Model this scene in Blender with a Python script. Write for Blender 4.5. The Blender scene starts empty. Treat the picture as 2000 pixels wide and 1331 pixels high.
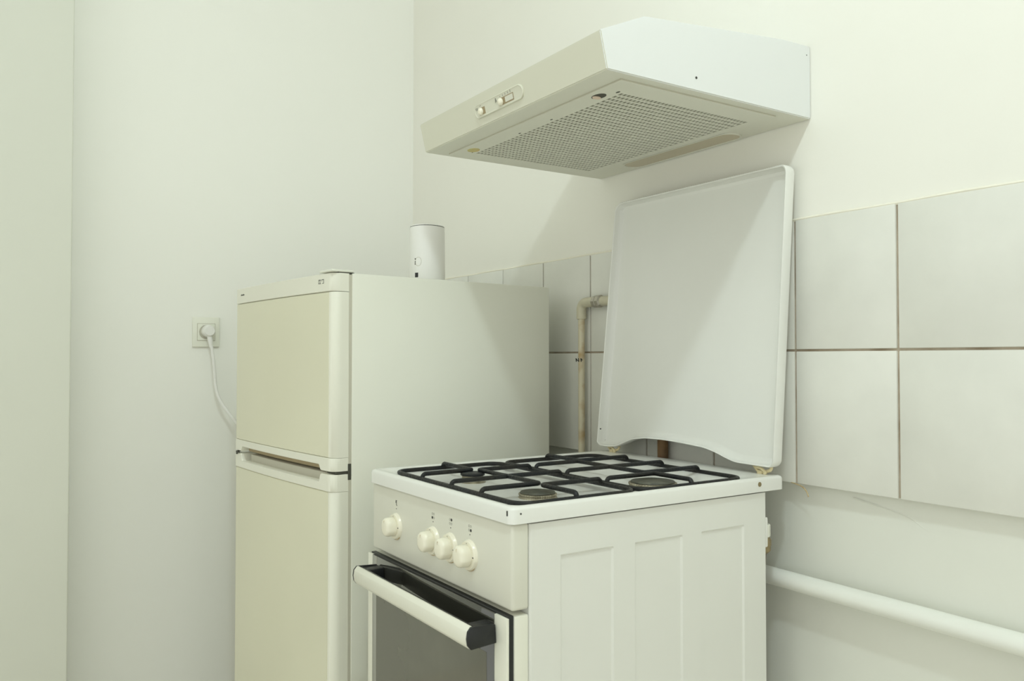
import bpy, bmesh, math, random
from mathutils import Vector, Matrix
random.seed(4)
S = bpy.context.scene
COL = S.collection

# ---------------------------------------------------------------- camera
cam = bpy.data.cameras.new('camera')
cam.sensor_width = 36.0
cam.lens = 1604.0 / 2000.0 * 36.0
cam.clip_start = 0.02
cam_o = bpy.data.objects.new('camera', cam)
cam_o.location = (0, 0, 1.08)
cam_o.rotation_euler = (math.radians(90) + math.atan(34.5 / 1604.0), 0, math.radians(57.1))
COL.objects.link(cam_o)
S.camera = cam_o
cam.dof.use_dof = True
cam.dof.focus_distance = 1.75
cam.dof.aperture_fstop = 11.0

# ---------------------------------------------------------------- light
W_STRENGTH = 0.94
LAMP = 240.0
w = bpy.data.worlds.new('world'); S.world = w; w.use_nodes = True
bg = w.node_tree.nodes['Background']
bg.inputs[0].default_value = (0.965, 1.0, 0.915, 1)
bg.inputs[1].default_value = W_STRENGTH
S.view_settings.view_transform = 'Standard'
S.view_settings.look = 'None'
S.view_settings.exposure = 0.0
S.view_settings.gamma = 1.0
S.view_settings.use_curve_mapping = False

# ---------------------------------------------------------------- materials
def mat(name, col, rough=0.5, spec=0.5, metal=0.0, var=0.0, vscale=6.0, bump=0.0, bscale=40.0,
        col2=None, coat=0.0, emit=0.0, thr=None):
    m = bpy.data.materials.new(name); m.use_nodes = True
    nt = m.node_tree; b = nt.nodes['Principled BSDF']
    b.inputs['Base Color'].default_value = (*col, 1)
    b.inputs['Roughness'].default_value = rough
    b.inputs['Specular IOR Level'].default_value = spec
    b.inputs['Metallic'].default_value = metal
    b.inputs['Coat Weight'].default_value = coat
    tc = nt.nodes.new('ShaderNodeTexCoord')
    if var > 0 or col2:
        n = nt.nodes.new('ShaderNodeTexNoise'); n.inputs['Scale'].default_value = vscale
        n.inputs['Detail'].default_value = 5
        nt.links.new(tc.outputs['Object'], n.inputs['Vector'])
        r = nt.nodes.new('ShaderNodeValToRGB')
        lo, hi = thr or (0.3, 0.7)
        r.color_ramp.elements[0].position = lo; r.color_ramp.elements[1].position = hi
        c2 = col2 or tuple(c * (1 - var) for c in col)
        r.color_ramp.elements[0].color = (*c2, 1); r.color_ramp.elements[1].color = (*col, 1)
        nt.links.new(n.outputs['Fac'], r.inputs['Fac'])
        nt.links.new(r.outputs['Color'], b.inputs['Base Color'])
    if bump > 0:
        n = nt.nodes.new('ShaderNodeTexNoise'); n.inputs['Scale'].default_value = bscale
        n.inputs['Detail'].default_value = 4
        nt.links.new(tc.outputs['Object'], n.inputs['Vector'])
        bp = nt.nodes.new('ShaderNodeBump'); bp.inputs['Strength'].default_value = bump
        bp.inputs['Distance'].default_value = 0.01
        nt.links.new(n.outputs['Fac'], bp.inputs['Height'])
        nt.links.new(bp.outputs['Normal'], b.inputs['Normal'])
    if emit > 0:
        b.inputs['Emission Color'].default_value = (*col, 1)
        b.inputs['Emission Strength'].default_value = emit
    return m

M = {}
M['wall'] = mat('wall_paint', (0.89, 0.875, 0.81), 0.75, 0.2, var=0.025, vscale=2.5, bump=0.10, bscale=9)
M['wall_low'] = mat('lower_wall_paint', (0.82, 0.825, 0.76), 0.6, 0.3, var=0.06, vscale=4, bump=0.5, bscale=5)
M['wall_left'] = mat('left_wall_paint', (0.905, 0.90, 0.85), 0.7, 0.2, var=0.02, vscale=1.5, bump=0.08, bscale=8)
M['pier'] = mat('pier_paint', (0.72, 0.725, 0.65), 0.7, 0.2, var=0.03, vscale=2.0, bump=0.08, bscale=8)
M['ceiling'] = mat('ceiling_paint', (0.8, 0.8, 0.72), 0.9, 0.1)
M['floor'] = mat('floor_lino', (0.74, 0.70, 0.60), 0.5, 0.4, var=0.12, vscale=14)
M['tile'] = mat('tile_glaze', (0.79, 0.785, 0.73), 0.22, 0.5, var=0.08, vscale=9, bump=0.06, bscale=14)
M['grout'] = mat('grout', (0.52, 0.45, 0.36), 0.95, 0.1, col2=(0.30, 0.24, 0.17), vscale=22)
M['caulk'] = mat('tile_edge_caulk', (0.86, 0.83, 0.72), 0.6, 0.3)
M['enamel'] = mat('white_enamel', (0.82, 0.82, 0.78), 0.22, 0.5, var=0.02, vscale=5)
M['enamel_side'] = mat('side_enamel', (0.80, 0.80, 0.755), 0.4, 0.4, var=0.03, vscale=4)
M['panel'] = mat('panel_enamel', (0.74, 0.73, 0.64), 0.33, 0.5, var=0.04, vscale=6)
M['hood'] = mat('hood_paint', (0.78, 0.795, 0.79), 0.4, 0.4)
M['hood_front'] = mat('hood_front_shaded', (0.70, 0.69, 0.58), 0.4, 0.4)  # darker, yellower copy of the hood white; weaker front light put into colour
M['hood_under'] = mat('hood_under_shaded', (0.74, 0.735, 0.65), 0.5, 0.4)  # underside copy of the hood white, its shade put into the colour
M['mesh_back'] = mat('filter_fleece', (0.27, 0.27, 0.21), 0.9, 0.1, var=0.25, vscale=60)
M['cream'] = mat('cream_plastic', (0.80, 0.74, 0.55), 0.35, 0.5)
M['knob'] = mat('knob_plastic', (0.88, 0.84, 0.70), 0.25, 0.5, coat=0.2)
M['mottle'] = mat('brown_mottle', (0.62, 0.52, 0.33), 0.5, 0.4, col2=(0.40, 0.27, 0.12), vscale=90)
M['lamp_cover'] = mat('lamp_cover', (0.54, 0.48, 0.35), 0.35, 0.5)
M['slot'] = mat('slot_shade', (0.34, 0.27, 0.16), 0.6, 0.3)
M['black'] = mat('black_iron', (0.008, 0.011, 0.015), 0.42, 0.3, bump=0.2, bscale=160, col2=(0.022, 0.020, 0.016), vscale=18)
M['blackplastic'] = mat('black_plastic', (0.012, 0.013, 0.014), 0.35, 0.5)
M['burner'] = mat('burner_alloy', (0.42, 0.38, 0.28), 0.55, 0.5, metal=0.3, col2=(0.16, 0.14, 0.09), vscale=60)
M['burner_cap'] = mat('burner_cap', (0.13, 0.13, 0.095), 0.5, 0.4, col2=(0.05, 0.05, 0.04), vscale=55)
M['glass'] = mat('oven_glass', (0.030, 0.030, 0.024), 0.04, 0.9, coat=1.0)
M['window_grey'] = mat('oven_window', (0.12, 0.115, 0.09), 0.12, 0.8, coat=0.6, var=0.25, vscale=7)
M['door_white'] = mat('door_white', (0.80, 0.79, 0.69), 0.3, 0.5)
M['door_cream'] = mat('door_cream', (0.76, 0.74, 0.58), 0.28, 0.5, var=0.06, vscale=2.5)
M['fridge_white'] = mat('fridge_white', (0.80, 0.80, 0.71), 0.35, 0.4, var=0.02, vscale=4)
M['gasket'] = mat('door_gasket', (0.55, 0.53, 0.44), 0.7, 0.2)
M['dark'] = mat('dark_metal', (0.07, 0.07, 0.055), 0.6, 0.3)
M['ink'] = mat('ink', (0.05, 0.05, 0.045), 0.6, 0.2)
M['router'] = mat('router_plastic', (0.84, 0.83, 0.80), 0.3, 0.5)
M['pipe_paint'] = mat('painted_pipe', (0.66, 0.60, 0.44), 0.4, 0.5, col2=(0.42, 0.27, 0.10), vscale=16, thr=(0.30, 0.5))
M['pipe_beige'] = mat('beige_pipe', (0.64, 0.60, 0.45), 0.4, 0.5, var=0.2, vscale=25)
M['pipe_white'] = mat('white_pipe_paint', (0.86, 0.87, 0.82), 0.35, 0.5)
M['brown'] = mat('brown_pipe', (0.22, 0.12, 0.045), 0.5, 0.4, col2=(0.10, 0.06, 0.03), vscale=30)
M['metal'] = mat('nut_metal', (0.45, 0.42, 0.36), 0.35, 0.5, metal=0.8)
M['brass'] = mat('old_brass', (0.30, 0.24, 0.13), 0.45, 0.5, metal=0.6)
M['hinge'] = mat('hinge_plastic', (0.78, 0.68, 0.42), 0.4, 0.5)
M['socket'] = mat('socket_plastic', (0.82, 0.82, 0.73), 0.3, 0.5)
M['pink'] = mat('catch_button', (0.75, 0.60, 0.48), 0.4, 0.5)
M['orange'] = mat('rusty_catch', (0.62, 0.46, 0.20), 0.6, 0.3, col2=(0.55, 0.56, 0.25), vscale=150)
M['lampglow'] = mat('lamp_globe', (0.95, 1.0, 0.93), 0.5, 0.5, emit=1.0)
M['lampglow'].node_tree.nodes['Principled BSDF'].inputs['Emission Color'].default_value = (0.86, 1.0, 1.04, 1)
M['lampglow'].node_tree.nodes['Principled BSDF'].inputs['Emission Strength'].default_value = LAMP

# ---------------------------------------------------------------- helpers
def obj(name, bm, m, parent=None, smooth=0.0, mats=None):
    me = bpy.data.meshes.new(name)
    bmesh.ops.recalc_face_normals(bm, faces=bm.faces[:])
    bm.to_mesh(me); bm.free()
    for mm in (mats or [m]): me.materials.append(M[mm])
    if smooth:
        for p in me.polygons: p.use_smooth = True
        me.set_sharp_from_angle(angle=math.radians(smooth))
    o = bpy.data.objects.new(name, me); COL.objects.link(o)
    if parent: o.parent = parent
    return o

def thing(name, label, cat, loc=(0, 0, 0), rz=0.0, group=None):
    o = bpy.data.objects.new(name, None); COL.objects.link(o)
    o.empty_display_size = 0.05
    o.location = loc; o.rotation_euler = (0, 0, rz)
    o['label'] = label; o['category'] = cat
    if group: o['group'] = group
    return o

def tag(o, label, cat, group=None):
    o['label'] = label; o['category'] = cat
    if group: o['group'] = group
    return o

def struct(o): o['kind'] = 'structure'; return o

def B(): return bmesh.new()

def merge(dst, src, mi=0):
    vm = {}
    for v in src.verts: vm[v] = dst.verts.new(v.co)
    for f in src.faces:
        try:
            nf = dst.faces.new([vm[v] for v in f.verts]); nf.material_index = mi
        except ValueError: pass
    src.free()
    return dst

def box(x0, x1, y0, y1, z0, z1, bev=0.0, seg=2, bm=None, mi=0):
    t = bmesh.new()
    bmesh.ops.create_cube(t, size=1)
    for v in t.verts:
        v.co = Vector(((x0 + x1) / 2 + v.co.x * (x1 - x0), (y0 + y1) / 2 + v.co.y * (y1 - y0), (z0 + z1) / 2 + v.co.z * (z1 - z0)))
    if bev > 0:
        bmesh.ops.bevel(t, geom=t.edges[:], offset=bev, segments=seg, affect='EDGES', profile=0.5)
    return merge(bm, t, mi) if bm is not None else t

def prism(poly, axis, lo, hi, bev=0.0, seg=2, bm=None, mi=0):
    """poly: 2D points; axis 'x' -> (y,z), 'y' -> (x,z), 'z' -> (x,y)"""
    t = bmesh.new()
    def P(p, h):
        return {'x': (h, p[0], p[1]), 'y': (p[0], h, p[1]), 'z': (p[0], p[1], h)}[axis]
    a = [t.verts.new(P(p, lo)) for p in poly]; b = [t.verts.new(P(p, hi)) for p in poly]
    t.faces.new(a); t.faces.new(b[::-1])
    n = len(poly)
    for i in range(n): t.faces.new((a[i], b[i], b[(i + 1) % n], a[(i + 1) % n]))
    bmesh.ops.recalc_face_normals(t, faces=t.faces[:])
    if bev > 0:
        es = [e for e in t.edges if len(e.link_faces) == 2 and e.calc_face_angle() > 0.5]
        bmesh.ops.bevel(t, geom=es, offset=bev, segments=seg, affect='EDGES', profile=0.5)
    return merge(bm, t, mi) if bm is not None else t

def fillet(pts, r, n=6):
    pts = [Vector(p) for p in pts]; out = [pts[0]]
    for i in range(1, len(pts) - 1):
        p, a, b = pts[i], pts[i - 1], pts[i + 1]
        u = (a - p); v = (b - p)
        rr = min(r, u.length * 0.49, v.length * 0.49)
        s0 = p + u.normalized() * rr; s1 = p + v.normalized() * rr
        for k in range(n + 1):
            t = k / n
            out.append(s0 * (1 - t) ** 2 + p * 2 * t * (1 - t) + s1 * t ** 2)
    out.append(pts[-1]); return out

def tube(pts, r, n=10, bm=None, closed=False, mi=0, squash=None):
    bm = bm if bm is not None else bmesh.new()
    pts = [Vector(p) for p in pts]; N = len(pts)
    rr = r if isinstance(r, (list, tuple)) else [r] * N
    rings = []; up = None
    for i, p in enumerate(pts):
        if closed: d = pts[(i + 1) % N] - pts[i - 1]
        else: d = pts[min(i + 1, N - 1)] - pts[max(i - 1, 0)]
        d.normalize()
        if up is None:
            up = Vector((0, 0, 1)) if abs(d.z) < 0.9 else Vector((1, 0, 0))
        s = d.cross(up).normalized(); up = s.cross(d).normalized()
        ring = []
        for k in range(n):
            a = 2 * math.pi * k / n
            ring.append(bm.verts.new(p + s * math.cos(a) * rr[i] + up * math.sin(a) * rr[i]))
        rings.append(ring)
    rng = range(N) if closed else range(N - 1)
    for i in rng:
        A, Bq = rings[i], rings[(i + 1) % N]
        for k in range(n):
            f = bm.faces.new((A[k], A[(k + 1) % n], Bq[(k + 1) % n], Bq[k])); f.material_index = mi
    if not closed:
        f = bm.faces.new(rings[0][::-1]); f.material_index = mi
        f = bm.faces.new(rings[-1]); f.material_index = mi
    return bm

def lathe(profile, c=(0, 0, 0), axis='z', n=32, bm=None, mi=0, sx=1.0, sy=1.0):
    """profile: (radius, height) list; caps closed."""
    bm = bm if bm is not None else bmesh.new()
    c = Vector(c); rings = []
    for r, h in profile:
        ring = []
        for k in range(n):
            a = 2 * math.pi * k / n
            u, v = r * math.cos(a) * sx, r * math.sin(a) * sy
            q = {'z': Vector((u, v, h)), 'y': Vector((u, h, v)), 'x': Vector((h, u, v))}[axis]
            ring.append(bm.verts.new(c + q))
        rings.append(ring)
    for i in range(len(rings) - 1):
        for k in range(n):
            f = bm.faces.new((rings[i][k], rings[i][(k + 1) % n], rings[i + 1][(k + 1) % n], rings[i + 1][k])); f.material_index = mi
    f = bm.faces.new(rings[0]); f.material_index = mi
    f = bm.faces.new(rings[-1][::-1]); f.material_index = mi
    return bm

def rrect(x0, x1, y0, y1, r, n=6):
    out = []
    for cx, cy, a0 in ((x1 - r, y1 - r, 0), (x0 + r, y1 - r, 90), (x0 + r, y0 + r, 180), (x1 - r, y0 + r, 270)):
        for k in range(n + 1):
            a = math.radians(a0 + 90 * k / n)
            out.append((cx + r * math.cos(a), cy + r * math.sin(a)))
    return out

def rings_mesh(rings, cap0=True, cap1=True, bm=None, mi=0):
    bm = bm if bm is not None else bmesh.new()
    R = [[bm.verts.new(p) for p in ring] for ring in rings]; n = len(R[0])
    for i in range(len(R) - 1):
        for k in range(n):
            f = bm.faces.new((R[i][k], R[i][(k + 1) % n], R[i + 1][(k + 1) % n], R[i + 1][k])); f.material_index = mi
    if cap0: bm.faces.new(R[0][::-1]).material_index = mi
    if cap1: bm.faces.new(R[-1]).material_index = mi
    return bm

# ---------------------------------------------------------------- room
XW = -2.636
struct(obj('floor', box(XW - 0.1, 1.4, -1.2, 1.40, -0.1, 0.0), 'floor'))
struct(obj('ceiling', box(XW - 0.1, 1.4, -1.2, 1.40, 3.0, 3.1), 'ceiling'))
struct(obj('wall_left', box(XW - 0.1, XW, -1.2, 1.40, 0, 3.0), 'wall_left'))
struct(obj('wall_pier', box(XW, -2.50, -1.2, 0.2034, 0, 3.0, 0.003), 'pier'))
# tiled wall: painted plaster above (just behind the tile face), rougher and deeper set plaster below
b = box(XW, 1.4, 1.286, 1.40, 1.338, 3.0)
struct(obj('wall_back', b, 'wall'))
n1, n2 = 90, 26
bm = B(); g = []
for i in range(n1 + 1):
    row = []
    for j in range(n2 + 1):
        x = XW + (1.4 - XW) * i / n1; z = 0.86 * j / n2
        y = 1.304 + 0.002 * math.sin(x * 4.1 + 1) * math.sin(z * 11) + 0.0015 * math.sin(x * 9 + z * 5)
        row.append(bm.verts.new((x, y, z)))
    g.append(row)
for i in range(n1):
    for j in range(n2): bm.faces.new((g[i][j], g[i + 1][j], g[i + 1][j + 1], g[i][j + 1]))
box(XW, 1.4, 1.31, 1.40, 0.0, 0.86, bm=bm)
struct(obj('wall_back_lower', bm, 'wall_low', smooth=40))
# tile band: glazed 20 x 25 tiles on a backing of grout, with a bead of filler along the top
bm = box(XW, 1.4, 1.2835, 1.32, 0.8475, 1.339, 0.0)
for k in range(-3, 11):
    xr = -0.798 - 0.205 * (k - 0) + 0.205 * 0
    x1 = xr + 0.205 - 0.0022; x0 = xr + 0.0022
    if x1 < XW or x0 > 1.4: continue
    x0 = max(x0, XW + 0.001)
    for z0, z1 in ((0.8465, 1.0925), (1.0965, 1.3385)):
        box(x0, x1, 1.2800, 1.305, z0, z1, 0.0016, 2, bm=bm, mi=1)
pts = [(XW + (1.4 - XW) * i / 120, 1.2835, 1.3395 + 0.0006 * math.sin(i * 0.9) + 0.0005 * random.random()) for i in range(121)]
tube(pts, 0.0034, 6, bm=bm, mi=2)
struct(obj('trim_1', bm, 'grout', smooth=40, mats=['grout', 'tile', 'caulk']))
# painted crack line in the plaster under the tiles
bm = tube(fillet([(-0.90, 1.3035, 0.832), (-0.8212, 1.3035, 0.8201), (-0.79, 1.3035, 0.813), (-0.77, 1.3035, 0.800), (-0.735, 1.3035, 0.788), (-0.69, 1.3035, 0.782)], 0.02), 0.0012, 5)
struct(obj('trim_2', bm, 'wall_low'))

# ---------------------------------------------------------------- ceiling lamp (above the frame, lights the room)
lt = thing('ceiling_lamp', 'white round globe lamp hanging just under the ceiling near the cooker', 'lamp', (-0.18, 0.11, 3.0))
obj('canopy', lathe([(0.05, 0), (0.05, -0.015), (0.02, -0.03)], n=24), 'socket', lt, 40)
obj('stem', lathe([(0.012, -0.028), (0.012, -0.145)], n=12), 'socket', lt, 40)
prof = [(0.062 * math.sin(math.radians(a)), -0.204 + 0.062 * math.cos(math.radians(a))) for a in range(10, 180, 10)]
obj('globe', lathe(prof, n=32), 'lampglow', lt, 60)

# ---------------------------------------------------------------- cooker
ST = thing('gas_cooker', 'white freestanding gas cooker with raised lid, black pan grates and glass oven door', 'cooker', (-1.005, 0.681, 0), math.radians(0.5))
def X(a): return -a
WD = 0.4925
# body with a stamped right side
sx = [0.0, 0.003]
bm = box(-WD, -0.004, 0.0, 0.524, 0.06, 0.836, 0.004)
# right side panel as a grid with three stamped fields
rects = [(0.057, 0.161), (0.206, 0.312), (0.357, 0.464)]
ys = [0.0, 0.003]
for a0, a1 in rects: ys += [a0, a0 + 0.003, a1 - 0.003, a1]
ys += [0.521, 0.524]
zs = [0.06, 0.10, 0.103, 0.780, 0.7835, 0.8355]
V = {}
for i, y in enumerate(ys):
    for j, z in enumerate(zs):
        inn = any(a0 < y < a1 for a0, a1 in rects) and 0.1005 < z < 0.7815
        yy = y
        x = -0.0030 if inn else 0.0
        if i in (0, len(ys) - 1): x = -0.003
        V[i, j] = bm.verts.new((x, yy, z))
for i in range(len(ys) - 1):
    for j in range(len(zs) - 1): bm.faces.new((V[i, j], V[i + 1, j], V[i + 1, j + 1], V[i, j + 1]))
obj('body', bm, 'enamel_side', ST, 25)
# feet
for fx in (-0.04, -0.45):
    for fy in (0.03, 0.49):
        obj('foot', lathe([(0.018, 0), (0.018, 0.02), (0.010, 0.025), (0.010, 0.062)], (fx, fy, 0), n=16), 'blackplastic', ST, 40)
# control panel: rounded box in front of the body
cp = obj('control_panel', box(-WD, 0.0, -0.031, -0.0005, 0.7117, 0.8375, 0.0045, 3), 'panel', ST, 40)
# printed symbols and dots over the knobs
KN = [0.387, 0.243, 0.182, 0.120]
for i, ka in enumerate(KN):
    bm = B(); y0 = -0.0313
    lathe([(0.0010, 0), (0.0010, 0.0004)], (-ka, y0, 0.8025), 'y', 8, bm)
    if i == 0:
        box(-ka - 0.0030, -ka + 0.0030, y0, y0 + 0.0004, 0.8172, 0.8178, bm=bm)
        box(-ka - 0.0005, -ka + 0.0009, y0, y0 + 0.0004, 0.809, 0.8170, bm=bm)
        box(-ka + 0.0009, -ka + 0.0030, y0, y0 + 0.0004, 0.808, 0.8092, bm=bm)
        box(-ka - 0.0030, -ka - 0.0018, y0, y0 + 0.0004, 0.8125, 0.8170, bm=bm)
    else:
        fill = {1: (0, 0), 2: (1, 1), 3: (1, 0)}[i]
        for cx in (0, 1):
            for cz in (0, 1):
                c = (-ka + (cx - 0.5) * 0.0055, y0, 0.8125 + (cz - 0.5) * 0.0065)
                if (cx, cz) == fill:
                    lathe([(0.0024, 0), (0.0024, 0.0004)], c, 'y', 12, bm)
                else:
                    tube([(c[0] + 0.0017 * math.cos(t), y0 + 0.0002, c[2] + 0.0019 * math.sin(t)) for t in [k * math.pi / 5 for k in range(10)]], 0.00018, 4, bm, True)
    obj('knob_symbol', bm, 'ink', cp)
# knobs
def knob(ka, rot):
    r0 = 0.0235; c = (-ka, -0.031, 0.7705)
    bez = obj('knob_bezel', lathe([(r0 + 0.001, 0.0), (r0, -0.0035), (r0 - 0.0015, -0.006), (0.012, -0.006)], c, 'y', 36), 'knob', cp, 35)
    bm = B()
    obj('knob_dot', lathe([(0.0006, 0), (0.0006, -0.0004)], (c[0], -0.0374, c[2] + 0.0190), 'y', 8), 'ink', bez)
    box(c[0] + 0.0175, c[0] + 0.0205, -0.0374, -0.0368, c[2] - 0.0008, c[2] + 0.0008, bm=bm)
    obj('knob_mark', bm, 'ink', bez)
    # thin brown arc at the foot of the bezel
    bm = tube([(c[0] + 0.0236 * math.cos(t), -0.0325, c[2] + 0.0236 * math.sin(t)) for t in [math.radians(q) for q in range(-135, -35, 10)]], [0.0006] + [0.0014] * 8 + [0.0006], 6)
    obj('brown_arc', bm, 'mottle', bez, 40)
    # the grip: a round cap with two flat flanks
    n = 40; rings = []
    for h, s in ((-0.006, 0.0165), (-0.008, 0.0178), (-0.0185, 0.0172), (-0.0220, 0.0162), (-0.0240, 0.0140), (-0.0250, 0.0100)):
        ring = []
        for k in range(n):
            a = 2 * math.pi * k / n
            u, v = s * math.cos(a), s * math.sin(a)
            if h < -0.007:
                lim = s * 0.92
                u = max(-lim, min(lim, u))
            ca, sa = math.cos(rot), math.sin(rot)
            ring.append((c[0] + u * ca - v * sa, -0.031 + h, c[2] + u * sa + v * ca))
        rings.append(ring)
    kb = obj('knob', rings_mesh(rings), 'knob', cp, 50)
    obj('pointer', box(c[0] - 0.0007, c[0] + 0.0007, -0.0560, -0.0545, c[2] + 0.0075, c[2] + 0.0125), 'mottle', kb)
for i, ka in enumerate(KN): knob(ka, (0.0, 0.05, -0.04, 0.08)[i])

# hob: tray with a raised rim
def tray_ring(x0, x1, y0, y1, z, r): return [(x, y, z) for x, y in rrect(x0, x1, y0, y1, r, 7)]
hx0, hx1, hy0, hy1 = -0.4985, 0.005, -0.036, 0.570
rings = [tray_ring(hx0, hx1, hy0, hy1, 0.8385, 0.012),
         tray_ring(hx0, hx1, hy0, hy1, 0.8585, 0.012),
         tray_ring(hx0 + .0012, hx1 - .0012, hy0 + .0012, hy1 - .0012, 0.8617, 0.012),
         tray_ring(hx0 + .005, hx1 - .005, hy0 + .005, hy1 - .005, 0.8638, 0.012),
         tray_ring(hx0 + .012, hx1 - .012, hy0 + .012, hy1 - .035, 0.8633, 0.02),
         tray_ring(hx0 + .022, hx1 - .022, hy0 + .022, hy1 - .060, 0.8595, 0.03),
         tray_ring(hx0 + .040, hx1 - .040, hy0 + .040, hy1 - .085, 0.8520, 0.03),
         tray_ring(hx0 + .060, hx1 - .060, hy0 + .060, hy1 - .110, 0.8465, 0.03)]
hob = obj('hob', rings_mesh(rings), 'enamel', ST, 50)
# screw at the rear right, chips at the front right corner
obj('screw', lathe([(0.0042, 0), (0.0042, 0.0012), (0.0026, 0.0020)], (hx1 - 0.0003, 0.500, 0.8525), 'x', 16), 'brass', hob, 40)
bm = box(-0.0072, -0.0040, hy0 - 0.0004, hy0 + 0.0030, 0.8500, 0.8580, 0.0006)
lathe([(0.0014, -0.0002), (0.0014, 0.0006)], (hx1, -0.019, 0.8535), 'x', 8, bm)
obj('chip', bm, 'ink', hob)

# burners
def burner(a, b_, r, z, small=False):
    n = 48; base = 0.8455
    c = (-a, b_, 0)
    if small:
        bb = obj('burner', lathe([(r * 1.25, base), (r * 1.2, base + 0.0015), (r * 0.95, base + 0.003), (r * 1.0, z - 0.006), (r * 0.9, z - 0.0055)], c, 'z', n), 'burner', hob, 35)
        obj('burner_cap', lathe([(r * 0.9, z - 0.006), (r * 1.12, z - 0.005), (r * 1.12, z - 0.0015), (r * 0.95, z), (r * 0.4, z + 0.0006)], c, 'z', n), 'black', bb, 35)
        obj('spark_plug', lathe([(0.0025, base), (0.0025, z - 0.002)], (-a - r * 1.35, b_ + 0.006, 0), 'z', 10), 'door_white', bb, 40)
        return
    # toothed flame ring
    rings = []
    for h, k in ((base, 1.05), (base + 0.004, 0.97), (z - 0.004, 1.02), (z - 0.002, 1.0), (z - 0.002, 0.8)):
        ring = []
        for i in range(n * 2):
            t = 2 * math.pi * i / (n * 2)
            rr = r * k * (0.965 if (i % 2 and base + 0.003 < h) else 1.0)
            ring.append((c[0] + rr * math.cos(t), c[1] + rr * math.sin(t), h))
        rings.append(ring)
    bb = obj('burner', rings_mesh(rings), 'burner', hob, 20)
    obj('burner_cap', lathe([(r * 0.86, z - 0.0025), (r * 0.93, z - 0.001), (r * 0.90, z + 0.0008), (r * 0.5, z + 0.0016), (r * 0.1, z + 0.0018)], c, 'z', n), 'burner_cap', bb, 35)
burner(0.131, 0.107, 0.032, 0.8560)
burner(0.104, 0.342, 0.043, 0.8580)
burner(0.338, 0.103, 0.0205, 0.8650, True)

# pan grates (front and rear half), bent black rods
def grate(b0, b1, cb, mirror):
    g = B(); r = 0.0041; zf = 0.8590; zt = 0.8675
    a0, a1, ac = 0.030, 0.468, 0.243
    rr = rrect(-a1, -a0, b0, b1, 0.028, 6)
    tube([(x, y, zf) for x, y in rr], r, 8, g, True)
    o = obj('pan_grate', g, 'black', hob, 50)
    front = b0 if not mirror else b1
    rear = b1 if not mirror else b0
    s = 1 if not mirror else -1
    R = 0.0042
    def rod(pts):
        obj('rod', tube(fillet(pts, 0.005, 4), R, 8), 'black', o, 50)
    dz = zt - 0.0
    # through rod in the middle
    rod([(-ac, front, zf), (-ac, front + s * 0.004, dz), (-ac, rear - s * 0.004, dz), (-ac, rear, zf)])
    # outer elbows, left and right burners
    rod([(-0.352, front, zf), (-0.352, front + s * 0.004, dz), (-0.352, cb - s * 0.006, dz), (-a1 + 0.004, cb - s * 0.006, dz), (-a1, cb - s * 0.006, zf)])
    rod([(-a0, cb - s * 0.004, zf), (-a0 - 0.004, cb - s * 0.004, dz), (-0.126, cb - s * 0.004, dz), (-0.126, rear - s * 0.004, dz), (-0.126, rear, zf)])
    # long elbow between the two burners
    rod([(-0.144, front, zf), (-0.144, front + s * 0.004, dz), (-0.144, cb + s * 0.004, dz), (-0.344, cb + s * 0.004, dz), (-0.344, rear - s * 0.004, dz), (-0.344, rear, zf)])
    for fx, fy in ((-a1 + 0.03, front), (-a0 - 0.03, front), (-a1 + 0.03, rear), (-a0 - 0.03, rear)):
        obj('grate_foot', lathe([(0.004, 0.8535), (0.0045, zf)], (fx, fy + (s if fy == front else -s) * 0.002, 0), 'z', 8), 'black', o, 40)
grate(0.003, 0.240, 0.116, False)
grate(0.252, 0.500, 0.362, True)

# lid: pressed tray standing on its hinges, leaning back a little
out = [(-1.5083, 0.8839), (-1.4983, 0.876), (-1.4721, 0.8750), (-1.4415, 0.8777), (-1.4156, 0.8875), (-1.3853, 0.8990), (-1.3441, 0.9046),
       (-1.2885, 0.9056), (-1.2357, 0.9036), (-1.1716, 0.8995), (-1.1415, 0.8930), (-1.1148, 0.8845), (-1.0915, 0.8790), (-1.0422, 0.8783),
       (-1.0080, 0.8781), (-1.0000, 0.8870), (-0.9870, 1.4300), (-0.9948, 1.4405), (-1.4570, 1.4415), (-1.4710, 1.43)]
pts = []
cor = [Vector((x, z)) for x, z in out]
P3 = fillet([(p.x, p.y, 0) for p in cor] + [(cor[0].x, cor[0].y, 0)], 0.012, 4)[:-1]
P2 = [(p.x, p.y) for p in P3]
def inset(P, d):
    n = len(P); o = []
    for i in range(n):
        a = Vector(P[i - 1]); p = Vector(P[i]); c = Vector(P[(i + 1) % n])
        e1 = (p - a); e2 = (c - p)
        if e1.length < 1e-6 or e2.length < 1e-6: o.append(P[i]); continue
        e1.normalize(); e2.normalize()
        nn = Vector((-e1.y, e1.x)) + Vector((-e2.y, e2.x))
        if nn.length < 1e-6: nn = Vector((-e1.y, e1.x))
        nn.normalize(); k = 1 / max(0.6, nn.dot(Vector((-e1.y, e1.x))))
        o.append((p.x + nn.x * d * k, p.y + nn.y * d * k))
    return o
def lid_ring(d, depth):
    return [((x + 1.005), (1.2348 + (z - 0.88) * 0.0482 - 0.681) + depth, z) for x, z in inset(P2, d)]
rings = [lid_ring(0.006, 0.010), lid_ring(0.001, 0.008), lid_ring(0.0, 0.004), lid_ring(0.0, -0.014), lid_ring(0.0012, -0.016),
         lid_ring(0.0036, -0.015), lid_ring(0.0046, -0.006), lid_ring(0.009, 0.001), lid_ring(0.015, 0.003)]
bm = rings_mesh(rings, cap0=True, cap1=True)
bmesh.ops.triangulate(bm, faces=[f for f in bm.faces if len(f.verts) > 4])
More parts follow.
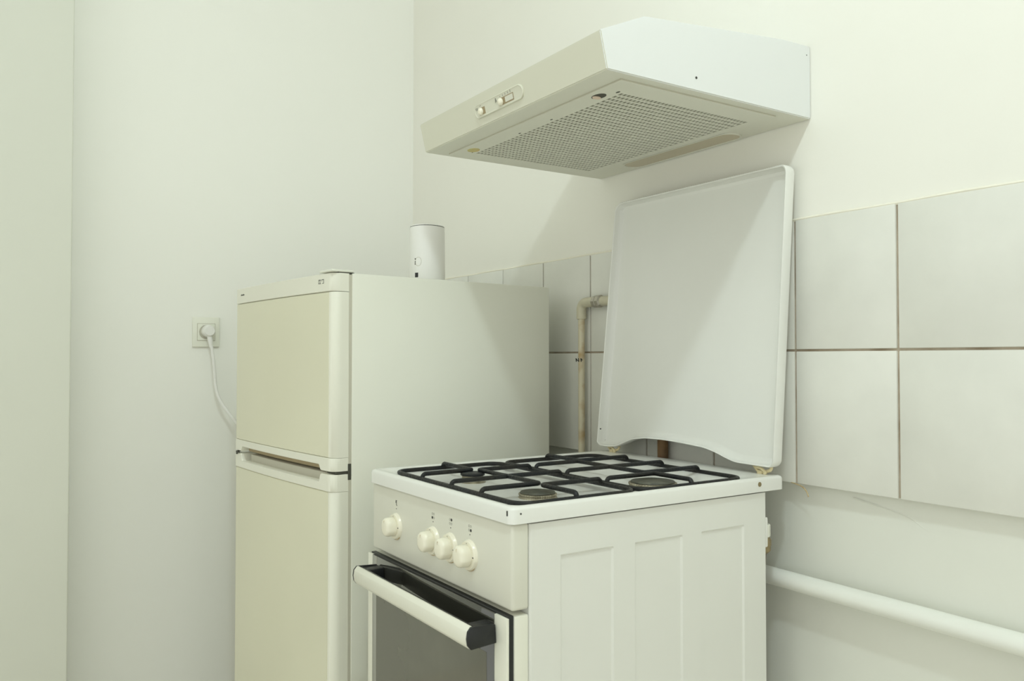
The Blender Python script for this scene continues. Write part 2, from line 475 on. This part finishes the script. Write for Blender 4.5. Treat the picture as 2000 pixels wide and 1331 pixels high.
lid = obj('cooker_lid', bm, 'enamel', ST, 40)
obj('rubber_dot', lathe([(0.0016, -0.0012), (0.0016, 0.0004)], (-1.4945 + 1.005, 1.236 - 0.681 - 0.0155, 0.915), 'y', 8), 'ink', lid)
# lid hinges: cream plastic hooks
for hx in (-1.468, -1.040):
    bm = B(); lx = hx + 1.005; y = 1.236 - 0.681
    tube(fillet([(lx - 0.020, y, 0.881), (lx + 0.022, y, 0.879), (lx + 0.023, y - 0.003, 0.872), (lx + 0.008, y - 0.004, 0.8665), (lx - 0.006, y - 0.002, 0.866), (lx - 0.022, y, 0.880)], 0.004), 0.0032, 8, bm)
    tube(fillet([(lx - 0.012, y - 0.004, 0.875), (lx + 0.004, y - 0.007, 0.874), (lx + 0.016, y - 0.008, 0.867), (lx + 0.012, y - 0.008, 0.864)], 0.004), 0.0028, 8, bm)
    box(lx - 0.006, lx + 0.006, y - 0.008, y + 0.004, 0.860, 0.870, 0.0015, bm=bm)
    obj('lid_hinge', bm, 'hinge', ST, 40)

# oven door: inner frame, glass sheet with white side bands, bar handle
inner = obj('oven_door', box(-WD + 0.002, -0.001, -0.026, -0.0005, 0.20, 0.7040, 0.003), 'door_white', ST, 40)
obj('door_gasket', box(-WD + 0.004, -0.003, -0.0355, -0.026, 0.20, 0.7055, 0.001), 'blackplastic', inner)
gf = -0.0400
obj('door_glass', box(-0.4735, -0.0345, gf, -0.0352, 0.20, 0.7030, 0.0008), 'glass', inner, 30)
for a0, a1 in ((0.4740, 0.4935), (0.0010, 0.0340)):
    obj('side_band', box(-a1, -a0, gf, -0.0352, 0.20, 0.7030, 0.0008), 'door_white', inner, 30)
obj('oven_window', box(-0.455, -0.055, gf - 0.0003, gf + 0.0004, 0.24, 0.640, 0.0), 'window_grey', inner)
# handle
hz = 0.6755
prof = [(-0.083 + 0.000, hz - 0.0165), (-0.0885, hz - 0.010), (-0.090, hz), (-0.0885, hz + 0.010), (-0.083, hz + 0.0165), (-0.0795, hz + 0.0165), (-0.0795, hz - 0.0165)]
hd = obj('handle', prism(prof, 'x', -0.447, -0.032, 0.0008), 'door_white', inner, 50)
for x0, x1 in ((-0.4515, -0.447), (-0.032, -0.0275)):
    obj('end_cap', prism([(y, z) for y, z in prof[:5]] + [(-0.042, hz + 0.014), (-0.0400, hz - 0.014)], 'x', x0, x1, 0.0012), 'blackplastic', hd, 40)
for x0, x1 in ((-0.447, -0.420), (-0.060, -0.032)):
    obj('bracket', box(x0, x1, -0.0797, gf, hz - 0.013, hz + 0.013, 0.002), 'blackplastic', hd, 40)
obj('handle_back', box(-0.446, -0.033, -0.0797, -0.072, hz - 0.0145, hz + 0.0145, 0.002), 'blackplastic', hd, 40)
# gas connection at the rear
bm = box(-0.020, 0.000, 0.522, 0.529, 0.735, 0.790, 0.003)
gc = obj('gas_connection', bm, 'enamel_side', ST, 40)
obj('white_nut', lathe([(0.011, 0.752), (0.0115, 0.754), (0.0115, 0.773), (0.010, 0.775)], (-0.014, 0.534, 0), 'z', 8), 'socket', gc, 30)
obj('brass_nut', lathe([(0.008, 0.722), (0.0125, 0.726), (0.0125, 0.735), (0.0135, 0.736), (0.0135, 0.746), (0.0100, 0.752)], (-0.014, 0.533, 0), 'z', 8), 'brass', gc, 30)
obj('gas_hose', tube(fillet([(-0.016, 0.533, 0.724), (-0.019, 0.533, 0.68), (-0.05, 0.55, 0.52), (-0.06, 0.55, 0.30)], 0.05), 0.0065, 10), 'brown', gc, 50)

# ---------------------------------------------------------------- fridge
FR = thing('fridge_freezer', 'white two-door fridge freezer with yellowed cream door fronts standing in the corner', 'fridge', (-1.624, 0.6526, 0), math.radians(6.0))
FW = 0.547
TOP = 1.258
obj('cabinet', box(-FW, 0, 0.0, 0.55, 0.03, TOP, 0.0025), 'fridge_white', FR, 40)
for fx in (-0.05, -FW + 0.05):
    for fy in (0.05, 0.5): obj('foot', lathe([(0.02, 0), (0.02, 0.015), (0.012, 0.035)], (fx, fy, 0), 'z', 16), 'blackplastic', FR, 40)

def door_profile(off=0.0):
    """plan outline of the bowed door front, from the left edge to the hinge side"""
    P = []
    n = 16
    for i in range(n + 1):
        t = i / n
        a = FW * (1 - t) + 0.022 * t
        y = -0.036 - 0.010 * math.sin(math.pi * (0.12 + 0.76 * t)) - 0.003 * t
        P.append((-a, y - off))
    ye = P[-1][1]
    for k in range(1, 7):      # round corner to the right flank
        an = math.radians(90 * k / 6)
        P.append((-0.022 + 0.019 * math.sin(an), ye + 0.019 * (1 - math.cos(an))))
    return P
def bowed(name, m, parent, zlo, zhi, off=0.0, back=-0.006, a_lo=None, sm=45):
    """slab following the bowed plan; zlo/zhi are numbers or functions of a"""
    P = door_profile(off)
    if a_lo is not None: P = [p for p in P if p[0] <= -a_lo[0] + 1e-6 and p[0] >= -a_lo[1] - 1e-6]
    fl = zlo if callable(zlo) else (lambda a: zlo)
    fh = zhi if callable(zhi) else (lambda a: zhi)
    # refine along a so that notches come out clean
    Q = []
    for i in range(len(P) - 1):
        k = 12 if callable(zlo) or callable(zhi) else 1
        for j in range(k):
            t = j / k; Q.append((P[i][0] * (1 - t) + P[i + 1][0] * t, P[i][1] * (1 - t) + P[i + 1][1] * t))
    Q.append(P[-1])
    bm = B(); C_ = []
    for x, y in Q:
        lo, hi = fl(-x), fh(-x)
        C_.append([bm.verts.new((x, y, lo + 0.001)), bm.verts.new((x, y, hi - 0.001)), bm.verts.new((x, y + 0.0012, hi)), bm.verts.new((x, back, hi)), bm.verts.new((x, back, lo)), bm.verts.new((x, y + 0.0012, lo))])
    for i in range(len(C_) - 1):
        for k in range(6): bm.faces.new((C_[i][k], C_[i][(k + 1) % 6], C_[i + 1][(k + 1) % 6], C_[i + 1][k]))
    bm.faces.new(C_[0]); bm.faces.new(C_[-1][::-1])
    return obj(name, bm, m, parent, sm)
def ss(x): x = max(0, min(1, x)); return x * x * (3 - 2 * x)
def notch(a): return ss((a - 0.050) / 0.010) * ss((0.507 - a) / 0.010)

fz = bowed('freezer_door', 'door_white', FR, 0.873, 1.2185, 0.0)
bowed('front_sheet', 'door_cream', fz, 0.8735, 1.2180, 0.0008, -0.030, (0.022, FW))
bowed('top_band', 'door_white', fz, 1.2195, 1.2575, 0.0016)
bowed('handle_band', 'door_white', fz, lambda a: 0.8450 + 0.0115 * notch(a), 0.8725, 0.0022)
bowed('grip_recess', 'slot', fz, 0.8458, 0.860, -0.010, -0.008, (0.050, 0.500))  # dark tone stands in for the shadow under the freezer handle
fd = bowed('fridge_door', 'door_white', FR, 0.10, 0.8025, 0.0)
bowed('front_sheet', 'door_cream', fd, 0.1005, 0.8020, 0.0008, -0.030, (0.022, FW))
bowed('handle_band', 'door_white', fd, 0.8030, lambda a: 0.8385 - 0.0175 * notch(a), 0.0022)
bowed('grip_recess', 'gasket', fd, 0.812, 0.8380, -0.016, -0.008, (0.050, 0.500))
# gaskets, hinge cover, middle hinge
obj('gasket', box(-FW + 0.004, -0.0020, -0.0065, 0.0005, 0.845, 1.255), 'gasket', FR)
obj('gasket', box(-FW + 0.004, -0.0020, -0.0065, 0.0005, 0.10, 0.837), 'gasket', FR)
hc = obj('hinge_cover', box(-0.060, -0.0005, -0.047, 0.004, TOP + 0.0015, TOP + 0.0065, 0.002), 'fridge_white', FR, 40)
obj('hinge_plate', box(-0.055, -0.0035, -0.030, 0.006, TOP - 0.0005, TOP + 0.0015), 'dark', hc)
obj('hinge_block', box(-0.012, -0.0025, -0.0055, -0.0002, 1.214, TOP, 0.0005), 'dark', hc)
mh = obj('middle_hinge', box(-0.045, -0.0045, -0.034, -0.0002, 0.8395, 0.8443, 0.0005), 'dark', FR)
obj('hinge_bracket', box(-0.012, -0.0015, -0.0075, -0.0002, 0.826, 0.860, 0.001), 'dark', mh, 40)
bm = B(); tube(fillet([(-FW + 0.001, -0.030, 0.8415), (-FW + 0.012, -0.046, 0.8422), (-FW + 0.030, -0.0445, 0.8412)], 0.005), 0.0018, 6, bm)
lathe([(0.0028, 0), (0.0028, 0.003)], (-FW + 0.022, -0.0485, 0.8385), 'y', 10, bm)
obj('hinge_pin', bm, 'dark', mh, 40)
# printed marks on the top band
def band_y(a):
    P = door_profile(0.0018)
    for i in range(len(P) - 1):
        if P[i][0] <= -a <= P[i + 1][0]:
            t = (-a - P[i][0]) / (P[i + 1][0] - P[i][0]); return P[i][1] * (1 - t) + P[i + 1][1] * t
    return P[0][1]
bm = B()
def mark(x0, x1, z0, z1):
    y = band_y(-(x0 + x1) / 2); box(x0, x1, y - 0.0003, y + 0.0006, z0, z1, bm=bm)
mx = -0.064; z = 1.2415
for k in range(2):
    for j in range(2):
        mark(mx + k * 0.0055, mx + k * 0.0055 + 0.0018, z - 0.0048 + j * 0.0052, z - 0.0048 + j * 0.0052 + 0.0038)
    mark(mx + k * 0.0055 + 0.0018, mx + k * 0.0055 + 0.0038, z - 0.0048, z - 0.0040)
mark(mx, mx + 0.009, z + 0.0036, z + 0.0044)
mark(mx + 0.0135, mx + 0.0225, z + 0.0034, z + 0.0044); mark(mx + 0.0135, mx + 0.0145, z + 0.0004, z + 0.0044)
mark(mx + 0.0215, mx + 0.0225, z - 0.0045, z + 0.0044); mark(mx + 0.0155, mx + 0.0225, z - 0.0045, z - 0.0035)
obj('number_mark', bm, 'ink', fz)
bm = B(); mx = -0.515; z = 1.2400
for k, (h0, h1) in enumerate([(0, 3), (0, 4.6), (0, 3), (0, 3.2), (0, 4.4), (0, 3)]):
    mark(mx + k * 0.0045, mx + k * 0.0045 + 0.0014, z - 0.0015, z - 0.0015 + h1 * 0.0010)
    mark(mx + k * 0.0045 + 0.0014, mx + k * 0.0045 + 0.0032, z + 0.0002, z + 0.0010)
obj('badge', bm, 'ink', fz)

# ---------------------------------------------------------------- router on the fridge
RT = thing('wifi_router', 'white rounded upright router with black sockets standing on top of the fridge', 'router', (-1.790, 0.912, TOP + 0.0004), math.radians(-32))
def ell(s, z, fx=1.0, fy=0.86, n=48): return [(0.0505 * s * fx * math.cos(2 * math.pi * k / n), 0.0505 * s * fy * math.sin(2 * math.pi * k / n), z) for k in range(n)]
body = obj('casing', rings_mesh([ell(0.97, 0), ell(1.0, 0.003), ell(0.995, 0.06), ell(0.975, 0.130), ell(0.965, 0.1385)]), 'router', RT, 50)
obj('vent_rim', rings_mesh([ell(0.950, 0.1383), ell(0.950, 0.1402)]), 'dark', body, 50)
obj('top_cap', rings_mesh([ell(0.965, 0.1400), ell(0.962, 0.1412), ell(0.93, 0.1425), ell(0.7, 0.1428)]), 'router', RT, 50)
bm = B()
def ry(a, z, d):
    s = 0.985 - 0.0002 * z
    r = Vector((0.0505 * s * math.cos(a), 0.0505 * s * 0.86 * math.sin(a), z)); nrm = Vector((math.cos(a) / 1.0, math.sin(a) / 0.86, 0)).normalized()
    return r + nrm * d
A0 = math.radians(-24)
ring = []
for k in range(24):
    t = 2 * math.pi * k / 24
    ring.append(ry(A0 + 0.19 * math.cos(t), 0.052 + 0.0105 * math.sin(t), 0.0006))
tube(ring, 0.00045, 5, bm, True)
obj('emblem_ring', bm, 'gasket', body, 50)
bm = B()
for dz in (0.0585, 0.051, 0.0465):
    p = ry(A0 - 0.20, dz, 0.0); box(p.x - 0.0012, p.x + 0.0012, p.y - 0.0014, p.y + 0.0010, dz - 0.0014, dz + 0.0018, bm=bm)
obj('indicator', bm, 'ink', body)
for z0, z1 in ((0.003, 0.0125), (0.0145, 0.0255)):
    p0 = ry(A0 - 0.10, z0, 0.0)
    t = box(-0.0045, 0.0045, -0.0012, 0.003, z0, z1, 0.0004)
    an = A0 - 0.10 + math.pi / 2
    bmesh.ops.rotate(t, verts=t.verts[:], cent=(0, 0, 0), matrix=Matrix.Rotation(an, 3, 'Z'))
    bmesh.ops.translate(t, verts=t.verts[:], vec=(p0.x, p0.y, 0))
    obj('port', t, 'blackplastic', body)

# ---------------------------------------------------------------- extractor hood
HX0, HX1, HB = -1.5800, -0.9684, 1.5227
HD = thing('extractor_hood', 'white sloped-front extractor hood fixed to the wall above the gas cooker', 'extractor hood', (0, 0, 0))
prof = [(0.8001, HB), (0.7862, 1.5812), (0.8777, 1.6225), (1.210, 1.6560), (1.2855, 1.6580), (1.2855, HB)]
# shell: open underneath, sheet 1.5 mm thick rendered as closed box with recessed base
bm = B()
L_ = [bm.verts.new((HX0, y, z)) for y, z in prof]; R_ = [bm.verts.new((HX1, y, z)) for y, z in prof]
n = len(prof)
bm.faces.new(L_); bm.faces.new(R_[::-1])
for i in range(n - 1): bm.faces.new((L_[i], R_[i], R_[i + 1], L_[i + 1]))
bm.faces.new((L_[-1], R_[-1], R_[0], L_[0]))
bmesh.ops.recalc_face_normals(bm, faces=bm.faces[:])
bmesh.ops.bevel(bm, geom=bm.edges[:], offset=0.0018, segments=2, affect='EDGES')
bmesh.ops.recalc_face_normals(bm, faces=bm.faces[:])
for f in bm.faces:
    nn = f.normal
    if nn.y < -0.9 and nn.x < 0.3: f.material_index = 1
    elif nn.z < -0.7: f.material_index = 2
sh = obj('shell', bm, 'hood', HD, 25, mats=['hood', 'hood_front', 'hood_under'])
bm = lathe([(0.0022, -0.001), (0.0022, 0.0006)], (HX1, 0.990, 1.5447), 'x', 10)
obj('screw_hole', bm, 'ink', sh)
obj('screw_hole', lathe([(0.0010, -0.001), (0.0010, 0.0006)], (HX1, 1.2745, 1.640), 'x', 8), 'ink', sh)
# filter panel with real slots
px0, px1, py0, py1 = -1.556, -0.989, 0.845, 1.212
gx0, gx1, gy0, gy1 = -1.515, -1.035, 0.886, 1.195
zb = HB - 0.0035
fp = B()
NX, NY = 32, 36
cx = (gx1 - gx0) / NX; cy = (gy1 - gy0) / NY
xs = [px0, gx0]; 
for i in range(NX): xs += [gx0 + i * cx + 0.0023, gx0 + (i + 1) * cx - 0.0023]
xs += [gx1, px1]
ysl = [py0, gy0]
for j in range(NY): ysl += [gy0 + j * cy + 0.0008, gy0 + (j + 1) * cy - 0.0008]
ysl += [gy1, py1]
def isin(i, j): return i % 2 == 0 and j % 2 == 0 and 2 <= i <= 2 * NX and 2 <= j <= 2 * NY
gv = {}
def gvx(i, j, k):
    if (i, j, k) not in gv: gv[i, j, k] = fp.verts.new((xs[i], ysl[j], zb + (0.0 if k == 0 else 0.0016)))
    return gv[i, j, k]
for i in range(len(xs) - 1):
    for j in range(len(ysl) - 1):
        if isin(i, j): continue
        fp.faces.new([gvx(i, j, 0), gvx(i + 1, j, 0), gvx(i + 1, j + 1, 0), gvx(i, j + 1, 0)])
        for (ii, jj, e) in ((i - 1, j, ((i, j), (i, j + 1))), (i + 1, j, ((i + 1, j), (i + 1, j + 1))), (i, j - 1, ((i, j), (i + 1, j))), (i, j + 1, ((i, j + 1), (i + 1, j + 1)))):
            edge = ii < 0 or jj < 0 or ii >= len(xs) - 1 or jj >= len(ysl) - 1
            if edge or isin(ii, jj):
                fp.faces.new([gvx(*e[0], 0), gvx(*e[1], 0), gvx(*e[1], 1), gvx(*e[0], 1)])
fpo = obj('filter_panel', fp, 'hood_under', HD)
obj('filter_fleece', box(gx0 - 0.003, gx1 + 0.003, gy0 - 0.003, gy1 + 0.003, zb + 0.0016, HB - 0.0003), 'mesh_back', fpo)
bm = B()
box(px0 + 0.0, px1, py0 - 0.0007, py0 + 0.0002, zb + 0.0012, HB + 0.0005, bm=bm)
box(px0, px0 + 0.0007, py0, py1, zb + 0.0012, HB + 0.0005, bm=bm)
box(px1 - 0.0003, px1 + 0.0006, py0, py1, zb + 0.0012, HB + 0.0005, bm=bm)
obj('seam', bm, 'gasket', fpo)
# catches and slots in the panel
c1 = obj('catch', lathe([(0.012, zb - 0.0004), (0.012, zb + 0.0010)], (-1.069, 0.865, 0), 'z', 24, sx=1.3, sy=0.85), 'dark', fpo)
obj('catch_button', lathe([(0.005, zb - 0.0024), (0.0055, zb - 0.0012), (0.0055, zb)], (-1.075, 0.8650, 0), 'z', 16, sx=1.0, sy=1.5), 'pink', c1, 40)
obj('catch', lathe([(0.013, zb - 0.0010), (0.014, zb + 0.0010)], (-1.491, 0.868, 0), 'z', 24, sx=1.2, sy=0.9), 'orange', fpo)
for x, y, rx in ((-1.0353, 0.8781, 0.005), (-1.2217, 0.8768, 0.0036), (-1.3303, 0.8785, 0.0036), (-1.082, 0.8650, 0.0015), (-1.5095, 0.8760, 0.0025), (-1.4960, 0.8800, 0.0025)):
    obj('slot', lathe([(rx, zb - 0.0003), (rx, zb + 0.0008)], (x, y, 0), 'z', 16, sy=0.45), 'dark', fpo)
# lamp cover strip
pl = rrect(-1.430, -1.112, 1.222, 1.264, 0.0205, 8)
rings = [[(x, y, HB + 0.0005) for x, y in pl]]
def shr(d, z): return [(x, y, z) for x, y in rrect(-1.436 + d, -1.108 - d, 1.2175 + d, 1.2745 - d, 0.028 - d, 8)]
lc = obj('lamp_frame', rings_mesh([shr(0, HB + 0.0005), shr(0, HB - 0.003), shr(0.003, HB - 0.003), shr(0.0035, HB - 0.0012)]), 'hood_under', HD, 30)
obj('lamp_cover', rings_mesh([shr(0.0035, HB - 0.001), shr(0.0036, HB - 0.0018), shr(0.010, HB - 0.0022)]), 'lamp_cover', lc, 40)
# switch plate on the leaning fascia
th = math.atan2(0.8001 - 0.7862, 1.5812 - 1.5226)
SWX, SWZ = -1.272, 1.5505
def fas(u, v, d):      # u along x, v up the fascia, d outwards
    y0 = 0.8001 - (SWZ - HB) * math.tan(th)
    return (SWX + u, y0 - v * math.sin(th) - d * math.cos(th), SWZ + v * math.cos(th) - d * math.sin(th))
def fbox(u0, u1, v0, v1, d0, d1, bev=0.0, bm=None):
    t = box(u0, u1, v0, v1, d0, d1, bev)
    for v in t.verts: v.co = Vector(fas(v.co.x, v.co.y, v.co.z))
    return merge(bm, t) if bm is not None else t
def fr_ring(d, h, x0=-0.082, x1=0.083, v=0.0130): return [fas(x, y, h) for x, y in rrect(x0 + d, x1 - d, -v + d, v - d, v - d - 0.0005, 8)]
sp = obj('switch_plate', rings_mesh([fr_ring(0, -0.001), fr_ring(0, 0.0022), fr_ring(0.0012, 0.0030), fr_ring(0.0022, 0.0024), fr_ring(0.004, 0.0022)]), 'hood_front', HD, 40)
for u0, u1, uk in ((-0.064, -0.045, -0.0585), (0.005, 0.053, 0.0115)):
    sl = obj('switch_slot', fbox(u0, u1, -0.0085, 0.0045, 0.0015, 0.0027, 0.0), 'slot', sp)
    if u1 > 0: obj('slot_light', fbox(0.026, 0.0515, -0.0065, 0.0030, 0.0024, 0.0029), 'panel', sl)
    n = 14; rg = []
    for h, s in ((0.0025, 1.0), (0.0062, 0.95), (0.0078, 0.75), (0.0084, 0.35)):
        rg.append([fas(uk + 0.0068 * s * math.cos(2 * math.pi * k / n), -0.0022 + 0.0068 * s * math.sin(2 * math.pi * k / n), h) for k in range(n)])
    obj('slider', rings_mesh(rg), 'knob', sl, 50)
bm = B()
def stroke(pts): tube([fas(u, v, 0.0031) for u, v in pts], 0.00035, 4, bm)
stroke([(-0.006, 0.0005), (-0.004, 0.0085), (-0.001, 0.0005)]); stroke([(-0.0052, 0.0035), (-0.0018, 0.0035)])   # fan-like sign left of the long slot
for k in range(5): stroke([(0.012 + k * 0.0085, 0.0062), (0.012 + k * 0.0085, 0.0082 + 0.0006 * k)])
obj('switch_symbol', bm, 'ink', sp); bm = B()
stroke([(-0.0725 + 0.0028 * math.cos(math.radians(a)), 0.0055 + 0.0030 * math.sin(math.radians(a))) for a in range(150, 420, 30)])
stroke([(-0.0725, 0.0055), (-0.0715, 0.0065)])
stroke([(-0.060, 0.0075), (-0.056, 0.0090)])
obj('switch_symbol', bm, 'ink', sp)

# ---------------------------------------------------------------- socket, plug and cable
SK = thing('wall_socket', 'square white wall socket on the wall left of the fridge', 'socket', (XW, 0.581, 1.160))
t = B()
box(0.0, 0.009, -0.040, 0.040, -0.046, 0.046, 0.003, 3, bm=t)
plate = obj('cover_plate', t, 'socket', SK, 40)
def sq(h, d, r): return [(h, y, z) for y, z in rrect(-d, d, -d, d, r, 4)]
ins = obj('insert', rings_mesh([sq(0.008, 0.0255, 0.002), sq(0.0115, 0.0250, 0.002), sq(0.0115, 0.0215, 0.0205), sq(0.0080, 0.0210, 0.0200)]), 'socket', SK, 30)
obj('insert_gap', box(0.0088, 0.0094, -0.0268, 0.0268, -0.0268, 0.0268), 'gasket', plate)
PG = thing('power_plug', 'white round plug with its cable, pushed into the wall socket', 'plug', (XW + 0.0082, 0.585, 1.163))
pb = obj('plug_body', lathe([(0.0190, 0.0), (0.0192, 0.004), (0.0185, 0.020), (0.0165, 0.028), (0.0140, 0.032)], (0, 0, 0), 'x', 32), 'router', PG, 45)
obj('plug_neck', tube(fillet([(0.018, 0.000, -0.010), (0.020, 0.003, -0.024), (0.021, 0.006, -0.050)], 0.01), [0.009] + [0.0075] * 7 + [0.0048], 12), 'router', PG, 50)
wp = [(XW + 0.030, 0.592, 1.118), (XW + 0.034, 0.600, 1.05), (XW + 0.034, 0.6045, 0.985), (XW + 0.040, 0.618, 0.945), (XW + 0.058, 0.652, 0.893), (XW + 0.085, 0.705, 0.825), (XW + 0.13, 0.86, 0.72), (XW + 0.20, 1.15, 0.52), (XW + 0.28, 1.24, 0.42)]
wp = [(a - (XW + 0.0082), b_ - 0.585, c - 1.163) for a, b_, c in wp]
obj('cable', tube(fillet(wp, 0.035, 6), 0.0050, 10), 'router', PG, 60)

# ---------------------------------------------------------------- pipes
GP = thing('gas_pipe', 'beige painted gas pipe with an elbow and metal nut, on the tiles behind the cooker', 'pipe', (-1.632, 1.263, 0))
y = 0.0
obj('riser', tube([(0.0, y, 0.0), (0.0, y, 1.195)], 0.0085, 14), 'pipe_paint', GP, 50)
obj('elbow', tube(fillet([(0.0, y, 1.178), (0.0, y, 1.2185), (0.055, y, 1.2185)], 0.028, 8), 0.0125, 16), 'pipe_beige', GP, 50)
obj('nut', lathe([(0.011, 0.050), (0.0148, 0.053), (0.0148, 0.064), (0.0125, 0.066), (0.0155, 0.068), (0.0155, 0.079), (0.012, 0.084)], (0, y, 1.2185), 'x', 8), 'metal', GP, 25)
obj('run', tube(fillet([(0.080, y, 1.2185), (0.134, y, 1.2185), (0.134, 0.05, 1.2185)], 0.014, 6), 0.0118, 16), 'pipe_beige', GP, 50)
BP = thing('brown_pipe', 'brown upright pipe on the tiles, seen through the arch under the raised cooker lid', 'pipe', (-1.344, 1.2655, 0))
obj('pipe_run', tube(fillet([(0, 0, 0.0), (0, 0, 0.96), (0, 0.05, 0.96)], 0.02, 6), 0.0118, 16), 'brown', BP, 50)
obj('pipe_clamp', lathe([(0.0125, 0.70), (0.0135, 0.702), (0.0135, 0.718), (0.0125, 0.72)], (0, 0, 0), 'z', 20), 'metal', BP, 50)
bm = B(); 
for k in range(3): tube([(-0.014 + 0.010 * k, y - 0.0010, 1.073 + 0.003 * (k % 2)), (-0.011 + 0.010 * k, y - 0.009, 1.079), (-0.009 + 0.010 * k, y - 0.0095, 1.071)], 0.0012, 5, bm)
obj('clip', bm, 'ink', GP)
WP = thing('heating_pipe', 'thick white horizontal pipe running low along the wall right of the cooker', 'pipe', (-0.3, 1.272, 0.6645))
obj('pipe_run', tube([(-1.15 + 0.0, 0, 0.0015), (-0.4, 0.0005, 0.0), (0.3, 0, -0.0012), (1.65, 0, -0.003)], 0.0165, 24), 'pipe_white', WP, 60)
for px in (-0.85, 0.9):
    obj('bracket', box(px - 0.006, px + 0.006, 0.010, 0.036, -0.008, 0.008, 0.001), 'pipe_white', WP, 40)
# brown strand under the tile edge
bm = tube(fillet([(-1.015, 1.2815, 0.8468), (-0.9977, 1.278, 0.8452), (-0.984, 1.277, 0.8418), (-0.976, 1.277, 0.833), (-0.9735, 1.277, 0.8255)], 0.01), 0.0012, 6)
tag(obj('loose_strand', bm, 'mottle', None, 50), 'thin brown strand hanging from the tile edge right of the cooker', 'strand')
